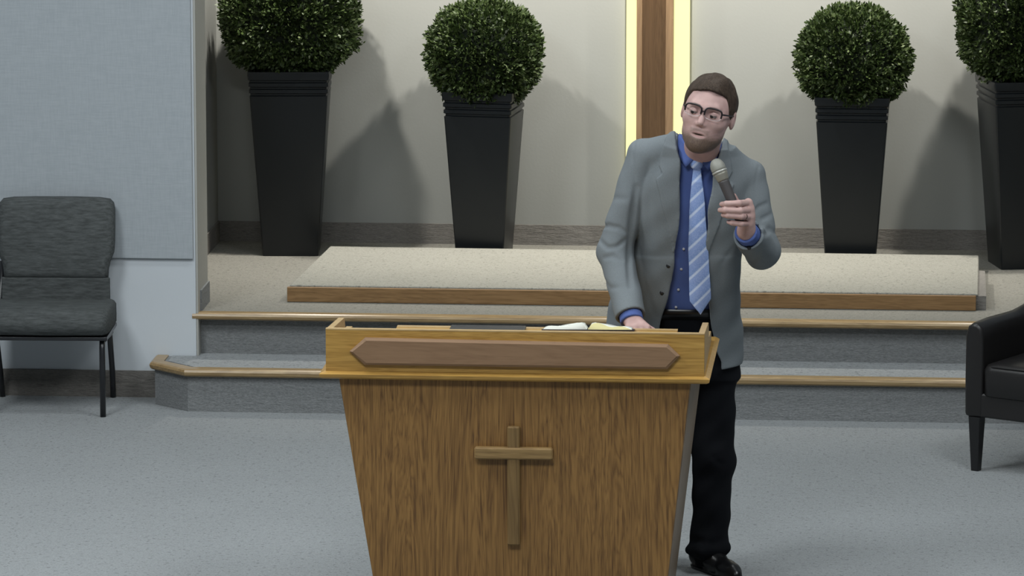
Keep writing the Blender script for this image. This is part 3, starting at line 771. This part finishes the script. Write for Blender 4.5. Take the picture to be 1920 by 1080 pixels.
at = nd(m, 'ShaderNodeAttribute', attribute_name='tint'); sp = nd(m, 'ShaderNodeSeparateColor'); lk(m, at.outputs['Color'], sp.inputs[0])
n1 = nd(m, 'ShaderNodeTexNoise', Scale=35.0, Detail=3.0); lk(m, coords(m,(1,1,1)), n1.inputs['Vector'])
base = ramp(m, n1.outputs['Fac'], ((.35,(.50,.325,.300)),(.65,(.57,.38,.35))))
n2 = nd(m, 'ShaderNodeTexNoise', Scale=420.0, Detail=2.0); lk(m, coords(m,(1,1,.3)), n2.inputs['Vector'])
bcol = ramp(m, n2.outputs['Fac'], ((.35,(.040,.029,.016)),(.65,(.098,.074,.044))))
mb = nd(m, 'ShaderNodeMath', operation='MULTIPLY'); lk(m, sp.outputs[0], mb.inputs[0]); mb.inputs[1].default_value = .88
c1 = mixc(m, mb.outputs[0], base, bcol); c2 = mixc(m, sp.outputs[1], c1, (.33,.17,.16)); c3 = mixc(m, sp.outputs[2], c2, (.055,.035,.022)); lk(m, c3, bc(m))
man = imesh('person', body, (.55,-3.85,0.005), (1.25,-3.02,1.74), .0028, M['skin'], None, 1, skin_tint)
props(man, 'bearded man in glasses and grey blazer leaning on the lectern with a microphone', 'person')
# hair: short, combed over the top, shaved close at the sides
def hairreg(p):
    x, y, z = hl(p).T
    # lower limit of the hair: forehead line, temple, above the ear, nape
    lim = np.interp(y, [-.12,-.070,-.053,-.046,-.038,-.012,-.006,.026,.040,.08,.2], [.070,.070,.064,.030,-.002,-.014,.018,.020,-.03,-.055,-.055])
    lim = lim+np.where(y < -.05, .005*np.cos((x-.008)*55), 0)
    return (lim-z)*.8
def hairsurf(p):
    q = hl(p)
    c = np.minimum(ell((0,.012,.032),(.0765+.0075,.098+.010,.084+.010))(q), ell((.004,-.004,.054),(.068,.088,.073))(q))
    return c*HS-.0022*np.sin(q[:,0]*120+q[:,1]*40+2*np.sin(q[:,1]*60))*np.clip(q[:,2]*12,0,1)
imesh('hair', [A(hairsurf), Prim(hairreg, 'int', .006)], HC-.16, HC+.17, .0028, M['hair'], man, 1)
# eyes
for s in (-1, 1):
    bm = bmesh.new(); bmesh.ops.create_uvsphere(bm, u_segments=20, v_segments=12, radius=.0118*HS)
    e = obj('eye', bm, M['eye'], man, True); e.location = H(s*.031, -.0835, .0005)
    bm = bmesh.new(); bmesh.ops.create_uvsphere(bm, u_segments=16, v_segments=10, radius=.0056*HS)
    for v in bm.verts: v.co.y *= .30
    i_ = obj('iris', bm, M['iris'], e, True); dv = HR@np.array([-.0030,-.0103,-.0022])*HS; i_.location = dv; i_.rotation_euler = Matrix(HR.tolist()).to_euler()
    bm = bmesh.new(); bmesh.ops.create_uvsphere(bm, u_segments=28, v_segments=28, radius=.0128*HS)
    bmesh.ops.delete(bm, geom=[v for v in bm.verts if -.0052 < v.co.z/HS < .0004 or v.co.y > .004], context='VERTS')
    ld = obj('eyelid', bm, M['skin'], man, True); ld.location = H(s*.031, -.0832, .0005); ld.rotation_euler = Matrix(HR.tolist()).to_euler()
# glasses
gl_ = bpy.data.objects.new('glasses', None); C.objects.link(gl_); gl_.parent = man; gl_['label'] = 'dark rimmed glasses'
def lens_pts(s, n=28, k=1.0):
    out = []
    for i in range(n):
        a = 2*PI*i/n; c, d = math.cos(a), math.sin(a)
        x = .0265*k*math.copysign(abs(c)**.55, c); z = .0175*k*math.copysign(abs(d)**.6, d)
        x += 0; out.append((s*.032+x, -.1085+.35*abs(s*.032+x)**1.35*1.1, .006+z, a))
    return out
for s in (-1, 1):
    pts = lens_pts(s); top = [p for p in pts if math.sin(p[3]) > -.25]; top.sort(key=lambda p: (p[3]+.3)%(2*PI))
    bm = bmesh.new(); tube(bm, [H(*p[:3]) for p in top], .0029, 8); obj('frame_rim', bm, M['frame'], gl_, True)
    low = [p for p in pts if math.sin(p[3]) < .1]; low.sort(key=lambda p: (p[3]-2.5)%(2*PI))
    bm = bmesh.new(); tube(bm, [H(*p[:3]) for p in low], .0009, 6); obj('lower_wire', bm, M['wire'], gl_, True)
    bm = bmesh.new(); ctr = [bm.verts.new(H(*p[:3])) for p in lens_pts(s, k=.97)]; bk2 = [bm.verts.new(Vector(H(p[0],p[1]+.0015,p[2]))) for p in lens_pts(s, k=.97)]
    bm.faces.new(ctr); bm.faces.new(bk2[::-1])
    for i in range(len(ctr)): bm.faces.new((ctr[i],ctr[(i+1)%len(ctr)],bk2[(i+1)%len(ctr)],bk2[i]))
    obj('lens', bm, M['glass'], gl_)
    bm = bmesh.new(); tube(bm, [H(s*.0585,-.100,.012), H(s*.066,-.088,.012), H(s*.0755,-.040,.010), H(s*.0815,.005,.010), H(s*.081,.024,-.004)], [.003,.0028,.0022,.002,.0018], 8); obj('temple', bm, M['frame'], gl_, True)
bm = bmesh.new(); tube(bm, [H(-.0075,-.1045,.007), H(0,-.1065,.010), H(.0075,-.1045,.007)], .002, 8); obj('bridge', bm, M['frame'], gl_, True)
# ring
K, P1 = V3('rK'), V3('rP'); mp = K*.35+P1*.65; dr = (P1-K)/np.linalg.norm(P1-K)
bm = bmesh.new(); bmesh.ops.create_cone(bm, segments=24, radius1=.0108, radius2=.0108, depth=.005, cap_ends=False)
R_ = Vector(dr).to_track_quat('Z','Y').to_matrix().to_4x4(); R_.translation = Vector(mp)
bmesh.ops.transform(bm, matrix=R_, verts=bm.verts); rg = obj('ring', bm, M['gold'], man, True); sm_ = rg.modifiers.new('s','SOLIDIFY'); sm_.thickness = .0015
# shirt: torso, stand collar and cuffs
def cutcap(a, b, ra, rb, t0, t1):
    a = np.asarray(a,float); b = np.asarray(b,float); ab = b-a; L = np.linalg.norm(ab); u = ab/L; base = rcone(a, b+u*.08, ra, rb)
    return lambda p: np.maximum(base(p), np.maximum((p-a)@u-t1*L, t0*L-(p-a)@u))
neck0 = V3('neck_lo')+np.array([0,.03,-.01]); neck1 = H(0,.022,-.06)
colr = lambda p: np.maximum(rcone(neck0, neck1, .0665, .0640)(p), np.maximum((p-neck0)@((neck1-neck0)/np.linalg.norm(neck1-neck0))-.056, -.02-(p-neck0)@((neck1-neck0)/np.linalg.norm(neck1-neck0))))
shirt_t = lambda p: np.minimum(tor(p, 0), 1)
frontline = lambda p, name: poly2(p[:,0], p[:,2], POLY[name])
def raised(sd, name, t, ymax):
    return lambda p: np.maximum(np.maximum(sd(p)-t, -.008-sd(p)), np.maximum(frontline(p, name), p[:,1]-ymax))
sh_all = lambda p: smin(tor(p,0), smin(rcone(shR,trap,.052,.056)(p), rcone(shL,traL,.05,.054)(p), .03), .03)
shirt = [A(sh_all), A(colr, .012)]
neckholes = Prim(rcone(neck0+np.array([0,0,.02]), neck1+(neck1-neck0), .0625, .060), 'sub', .003)
shc = lambda p: smin(sh_all(p), colr(p), .012)
shirt += [Prim(lambda p: np.where(True, .0012*np.sin(p[:,2]*55+p[:,0]*30), 0), 'disp'), Prim(lambda p: .89-p[:,2], 'int', .004)]
shirt += [A(cutcap(elR, wrR, .044, .0365, .80, 1.03), .001), A(cutcap(elL, wrL, .045, .0355, .72, 1.0), .001)]
shirt_o = imesh('shirt', shirt, (.55,-3.75,.86), (1.22,-3.1,1.56), .0036, M['shirt'], man, 1)
def front_y(sd, x, z, y0=-3.75, y1=-3.3):
    ys = np.linspace(y0, y1, 900); p = np.stack([np.full_like(ys,x), ys, np.full_like(ys,z)],1); d = sd(p); i = np.argmax(d < 0); return ys[i]
def wing(name, Ys):
    P3 = np.array([[q[0], y_, q[1]] for q, y_ in zip(POLY[name], Ys)]); cc = P3.mean(0)+np.array([0,-.003,0]); bm = bmesh.new(); rings = []
    for k in (1., .6, .25):
        ring = []
        for i in range(len(P3)):
            for t in (0, .33, .66): ring.append(bm.verts.new((P3[i]*(1-t)+P3[(i+1)%len(P3)]*t-cc)*k+cc))
        rings.append(ring)
    n = len(rings[0])
    for a_, b_ in zip(rings, rings[1:]):
        for i in range(n): bm.faces.new((a_[i], a_[(i+1)%n], b_[(i+1)%n], b_[i]))
    bm.faces.new(rings[-1]); o = obj('collar_wing', bm, M['shirt'], shirt_o, True); sd = o.modifiers.new('s','SOLIDIFY'); sd.thickness = .004; sd.offset = 0
wing('wingR', [-3.430,-3.466,-3.490,-3.490,-3.450]); wing('wingL', [-3.430,-3.462,-3.490,-3.494,-3.462])
for x, z in POLY['shbtn']:
    bm = bmesh.new(); bmesh.ops.create_cone(bm, cap_ends=True, segments=14, radius1=.005, radius2=.004, depth=.003)
    bmesh.ops.rotate(bm, cent=(0,0,0), matrix=Matrix.Rotation(PI/2,3,'X'), verts=bm.verts)
    o = obj('shirt_button', bm, M['shirt_button'], man, True); o.location = (x, front_y(lambda p: tor(p,0), x, z)-.002, z)
# tie with knot
tj = POLY['tie']; 
def tie_y(z): return np.interp(z, [.90,1.0,1.2,1.35,1.40,1.43], [-3.428,-3.440,-3.480,-3.490,-3.478,-3.468])
tie_pr = lambda p: np.maximum(frontline(p,'tie')-.001, np.abs(p[:,1]-tie_y(p[:,2])-.5*(np.abs(p[:,0]-.918)**2)/.05)-.0035)
kn = lambda p: ell((.911,-3.480,1.409),(.0225,.014,.0215))(p)
M['tie'] = mt = mat('striped_tie', (.25,.36,.66), .5, spec=.3)
tcx = nd(mt,'ShaderNodeTexCoord'); sx = nd(mt,'ShaderNodeSeparateXYZ'); lk(mt, tcx.outputs['Object'], sx.inputs[0])
a1 = nd(mt,'ShaderNodeMath', operation='MULTIPLY'); lk(mt, sx.outputs['X'], a1.inputs[0]); a1.inputs[1].default_value = -1.0
a2 = nd(mt,'ShaderNodeMath', operation='ADD'); lk(mt, a1.outputs[0], a2.inputs[0]); lk(mt, sx.outputs['Z'], a2.inputs[1])
a3 = nd(mt,'ShaderNodeMath', operation='MULTIPLY'); lk(mt, a2.outputs[0], a3.inputs[0]); a3.inputs[1].default_value = 19.0
a4 = nd(mt,'ShaderNodeMath', operation='FRACT'); lk(mt, a3.outputs[0], a4.inputs[0])
n_ = nd(mt,'ShaderNodeTexNoise', Scale=230.0, Detail=1.0); lk(mt, tcx.outputs['Object'], n_.inputs['Vector'])
st_ = ramp(mt, a4.outputs[0], ((.0,(.25,.36,.68)),(.36,(.29,.40,.72)),(.45,(.60,.70,.90)),(.56,(.60,.70,.90)),(.66,(.21,.32,.62)),(1.,(.25,.36,.68))))
lk(mt, mixc(mt, ramp(mt, n_.outputs['Fac'], ((.45,(0,0,0)),(.6,(.35,.35,.35)))), st_, (.42,.52,.80)), bc(mt))
imesh('tie', [A(tie_pr), A(kn, .004), Prim(lambda p: .0006*np.sin(p[:,2]*40), 'disp')], (.87,-3.56,.88), (.98,-3.36,1.45), .0022, M['tie'], man, 1)
# trousers
trt = lambda p: np.maximum(tor(p, .005), p[:,2]-.905)
tr = [A(trt), A(rcone(hipL+np.array([0,0,-.01]), knL, .080, .068), .04), A(rcone(knL, anL+np.array([0,0,.045]), .068, .062), .03), A(rcone(anL+np.array([0,0,.05]), anL+np.array([-.004,-.004,.008]), .061, .056), .02),
      A(rcone(hipR+np.array([0,0,-.01]), knR, .080, .068), .04), A(rcone(knR, anR+np.array([0,0,.045]), .068, .062), .03), A(rcone(anR+np.array([0,0,.05]), anR+np.array([0,-.004,.008]), .061, .056), .02)]
tr += [Sb(rcone((1.035,-3.33,.118),(.96,-3.345,.105),.010,.007), .02), Sb(rcone((.885,-3.30,.108),(.93,-3.34,.112),.010,.008), .02),
       A(rcone((1.01,-3.30,.085),(.93,-3.335,.078),.016,.016), .025), A(rcone((.885,-3.28,.072),(.93,-3.33,.068),.014,.014), .02),
       Sb(rcone((1.04,-3.33,.43),(.97,-3.33,.40),.006,.004), .02), Sb(rcone((1.045,-3.32,.36),(.98,-3.33,.385),.005,.003), .02),
       Sb(rcone((.955,-3.40,.62),(.99,-3.36,.15),.002,.002), .004)]
tr += [Prim(lambda p: np.where(p[:,2]<.7, .0022*np.sin(p[:,2]*38+p[:,0]*25)+.0015*np.sin(p[:,2]*71-p[:,0]*60), 0), 'disp'), Prim(lambda p: .024-p[:,2], 'int', .004)]
imesh('trousers', tr, (.62,-3.50,.02), (1.12,-3.02,.94), .0042, M['trouser'], man, 1)
bm = bmesh.new()
rr = []
for z in (.872,.905):
    ring = []
    for k in range(48):
        a = 2*PI*k/48; pw = 2.3; c, s_ = math.cos(a), math.sin(a); q = (abs(c)**pw+abs(s_)**pw)**(-1/pw)
        zz = z; cxx = np.interp(zz,[.80,.93],[.868,.862]); cyy = np.interp(zz,[.80,.93],[-3.215,-3.265]); aa = np.interp(zz,[.80,.93],[.166,.158])+.009; bb = np.interp(zz,[.80,.93],[.115,.108])+.009
        ring.append(Vector((cxx+c*q*aa, cyy+s_*q*bb, zz)))
    rr.append(ring)
loft(bm, rr, cap=False); bl = obj('belt', bm, M['shoe'], man, True); sl = bl.modifiers.new('s','SOLIDIFY'); sl.thickness = .003
# socks
for a_, nm in ((anL2,0),(anR,0)):
    bm = bmesh.new(); tube(bm, [a_+np.array([0,0,.06]), a_+np.array([0,0,.02]), a_+np.array([0,-.002,-.012])], [.044,.042,.042], 16); obj('sock', bm, M['trouser'], man, True)
# shoes
def shoe(base, yaw, name='shoe'):
    c, s_ = math.cos(yaw), math.sin(yaw); f = np.array([s_, -c, 0]); sd = np.array([c, s_, 0]); b = np.asarray(base, float)
    Pt = lambda u, v, z: b+f*u+sd*v+np.array([0,0,z])
    pr = [A(rcone(Pt(-.022,0,.046),Pt(.07,0,.042),.043,.038)), A(rcone(Pt(.07,0,.036),Pt(.175,.004,.026),.036,.030), .02), A(rcone(Pt(.15,.0,.022),Pt(.205,.0,.018),.032,.022), .02),
          A(rcone(Pt(-.010,0,.05),Pt(-.012,0,.10),.040,.041), .02), Sb(rcone(Pt(0,0,.13),Pt(0,0,.10),.036,.036), .004), Prim(lambda p: .012-p[:,2], 'int', .002),
          A(lambda p: np.maximum(np.maximum(rcone(Pt(-.02,0,.02),Pt(.20,0,.02),.040,.030)(p), p[:,2]-.014), .001-p[:,2]), .001)]
    o = imesh(name, pr, b-np.array([.24,.30,.0]), b+np.array([.24,.30,.14]), .004, M['shoe'], man, 1)
    for k in range(4):
        u = .055+.018*k; z = .078-.009*k; bm = bmesh.new()
        tube(bm, [Pt(u,-.020,z-.006),Pt(u+.004,0,z+.001),Pt(u,.020,z-.006)], .0018, 6); obj('lace', bm, M['shoe'], o, True)
    bm = bmesh.new(); tube(bm, [Pt(.05,0,.082),Pt(.055,.020,.094),Pt(.06,.040,.088),Pt(.065,.030,.076),Pt(.055,0,.081)], .0016, 6); obj('lace_bow', bm, M['shoe'], o, True)
    bm = bmesh.new(); tube(bm, [Pt(.05,0,.082),Pt(.055,-.020,.092),Pt(.06,-.038,.082),Pt(.055,0,.081)], .0016, 6); obj('lace_bow', bm, M['shoe'], o, True)
shoe((.938,-3.25,0), math.radians(32)); shoe((.757,-3.19,0), math.radians(-10))
# jacket
jt = lambda p: smin(tor(p, .022), smin(rcone(shR,trap,.060,.064)(p), rcone(shL,traL,.058,.062)(p), .03), .03)
skirt = loftf([(.66,.822,-3.185,.226,.158),(.78,.822,-3.205,.222,.152),(.93,.832,-3.255,.212,.142),(1.08,.866,-3.305,.184,.132)])
def sleeve(sh, el, wr, r0, r1, r2, tend):
    up = rcone(sh, el, r0, r1); fo = cutcap(el, wr, r1*1.02, r2, -9, tend)
    return lambda p: smin(up(p), fo(p), .02)
slR = sleeve(shR, elR, wrR, .062, .056, .047, .95); slL = sleeve(shL, elL, wrL, .060, .055, .046, .84)
torso_j = lambda p: smin(jt(p), skirt(p), .02)
opening = lambda p: np.maximum(frontline(p,'open'), p[:,1]+np.interp(p[:,2],[.7,1.0,1.1],[3.19,3.26,3.36]))
def jshell(p):
    d = torso_j(p); d = np.maximum(d, -(d+.0175))
    nk = rcone(neck0+np.array([0,.0,.01]), neck1+(neck1-neck0), .068, .066)(p)
    d = smax(d, -nk, .004)
    d = smax(d, -opening(p), .004)
    hem = .695+.10*np.clip((p[:,0]-1.035)/.02,0,1)*0+.02*np.abs(p[:,0]-.99)
    return smax(d, hem-p[:,2], .003)
slr2 = lambda p: np.maximum(slR(p), -(slR(p)+.30)); 
jk = [A(jshell)]
jk += [Prim(slR, 'add', .005), Prim(slL, 'add', .006)]
jk += [Prim(raised(torso_j,'lapR',.009,-3.30), 'add', .0015), Prim(raised(torso_j,'lapL',.009,-3.30), 'add', .0015)]
# collar of the jacket round the back of the neck
jk += [A(lambda p: np.maximum(np.maximum(rcone(neck0+np.array([0,.0,-.01]), neck1, .082, .074)(p), -rcone(neck0+np.array([0,.0,-.01]), neck1, .073, .066)(p)), np.maximum((p[:,2]-1.475-.25*(p[:,1]+3.36)), np.maximum(1.39-p[:,2], -3.405-p[:,1]))), .008)]
def front_y(sd, x, z, y0=-3.80, y1=-3.2):
    ys = np.linspace(y0, y1, 900); p = np.stack([np.full_like(ys,x), ys, np.full_like(ys,z)],1); d = sd(p); i = np.argmax(d < 0); return ys[i] if d.min() < 0 else -3.4
jall = lambda p: np.minimum(torso_j(p), np.minimum(slR(p), slL(p)))
def crease(name, amp, w_, sd=jall):
    P2 = np.array(POLY[name]); t = np.linspace(0, len(P2)-1, 4*(len(P2)-1)+1); xs = np.interp(t, range(len(P2)), P2[:,0]); zs = np.interp(t, range(len(P2)), P2[:,1])
    P3 = np.array([[x, front_y(sd, x, z), z] for x, z in zip(xs, zs)]); n = len(P3)
    am = amp*np.sin(np.linspace(.12, .88, n)*PI)**.7
    c = P3.mean(0); R = np.abs(P3-c).max()*1.8+w_*3
    def f(p):
        best = np.full(len(p), 9.); av = np.zeros(len(p))
        for i in range(n-1):
            ab = P3[i+1]-P3[i]; q = p-P3[i]; tt = np.clip(q@ab/(ab@ab), 0, 1); d = np.sqrt(((q-tt[:,None]*ab)**2).sum(1))
            m_ = d < best; best = np.where(m_, d, best); av = np.where(m_, am[i]+(am[i+1]-am[i])*tt, av)
        return -av*np.exp(-(best/w_)**2)
    return Prim(f, 'disp', 0, R, c)
jk += [crease('c_gap', .016, .009), crease('c_seamR', .003, .005), crease('c_seamL', .003, .005),
       crease('c_a', .011, .007), crease('c_b', .011, .007), crease('c_c', .009, .007), crease('c_d', .004, .009), crease('c_e', .004, .010),
       crease('c_f', .009, .007), crease('c_g', .009, .007), crease('c_h', .008, .009), crease('c_i', .004, .009),
       crease('c_j', .004, .010), crease('c_k', .003, .014), crease('c_l', .003, .014)]
jk += [Prim(lambda p: .0022*np.sin(p[:,2]*26+p[:,0]*17+1)*np.sin(p[:,0]*31+p[:,2]*9)+.0012*np.sin(p[:,2]*60-p[:,0]*45), 'disp')]
hol = [Prim(cutcap(elR, wrR, .0425, .0385, .72, 1.2), 'sub', .002), Prim(cutcap(elL, wrL, .0445, .0385, .66, 1.1), 'sub', .002)]
jk += hol
imesh('jacket', jk, (.54,-3.74,.66), (1.24,-3.0,1.54), .0038, M['suit'], man, 1)
def button(p, r=.0085, nrm=(0,-1,0)):
    bm = bmesh.new(); bmesh.ops.create_cone(bm, cap_ends=True, segments=18, radius1=r, radius2=r*.85, depth=.004)
    R_ = Vector(nrm).to_track_quat('Z','Y').to_matrix().to_4x4(); bmesh.ops.transform(bm, matrix=R_, verts=bm.verts)
    o = obj('jacket_button', bm, M['suit_dark'], man, True); o.location = p
for k in ('button1','button2'):
    x, _, z = PT[k]; button((x-.008, front_y(torso_j, x-.008, z)-.001, z))
x, _, z = PT['cuffbtn']; button((x, front_y(slL, x, z, -3.75, -3.4)-.001, z), .0075)

# ------------------------------------------------------------------ microphone
T0, T1 = V3('mic_top'), V3('mic_tail'); ax = (T1-T0)/np.linalg.norm(T1-T0)
mic = empty('microphone', tuple(T0), 0, label='handheld wireless microphone with pale metal head held up by the man', cat='microphone')
Q = Vector(ax).to_track_quat('Z','Y').to_matrix()
def lathe(name, prof, m, parent, seg=28):
    bm = bmesh.new(); loft(bm, [[Q@Vector((r*math.cos(2*PI*k/seg), r*math.sin(2*PI*k/seg), z)) for k in range(seg)] for z, r in prof]); return obj(name, bm, m, parent, True)
lathe('grille', [(-.020,.004),(-.018,.011),(-.012,.0175),(-.003,.0222),(.006,.0242),(.015,.0245),(.021,.024)], M['mic_grille'], mic)
lathe('band', [(.021,.0243),(.022,.0255),(.027,.0255),(.028,.0240)], M['mic_band'], mic)
lathe('neck', [(.028,.0235),(.036,.0225),(.052,.0195),(.056,.0185)], M['mic_neck'], mic)
lathe('handle', [(.056,.0180),(.062,.0178),(.14,.0160),(.195,.0145),(.200,.0130),(.203,.008)], M['mic_body'], mic)
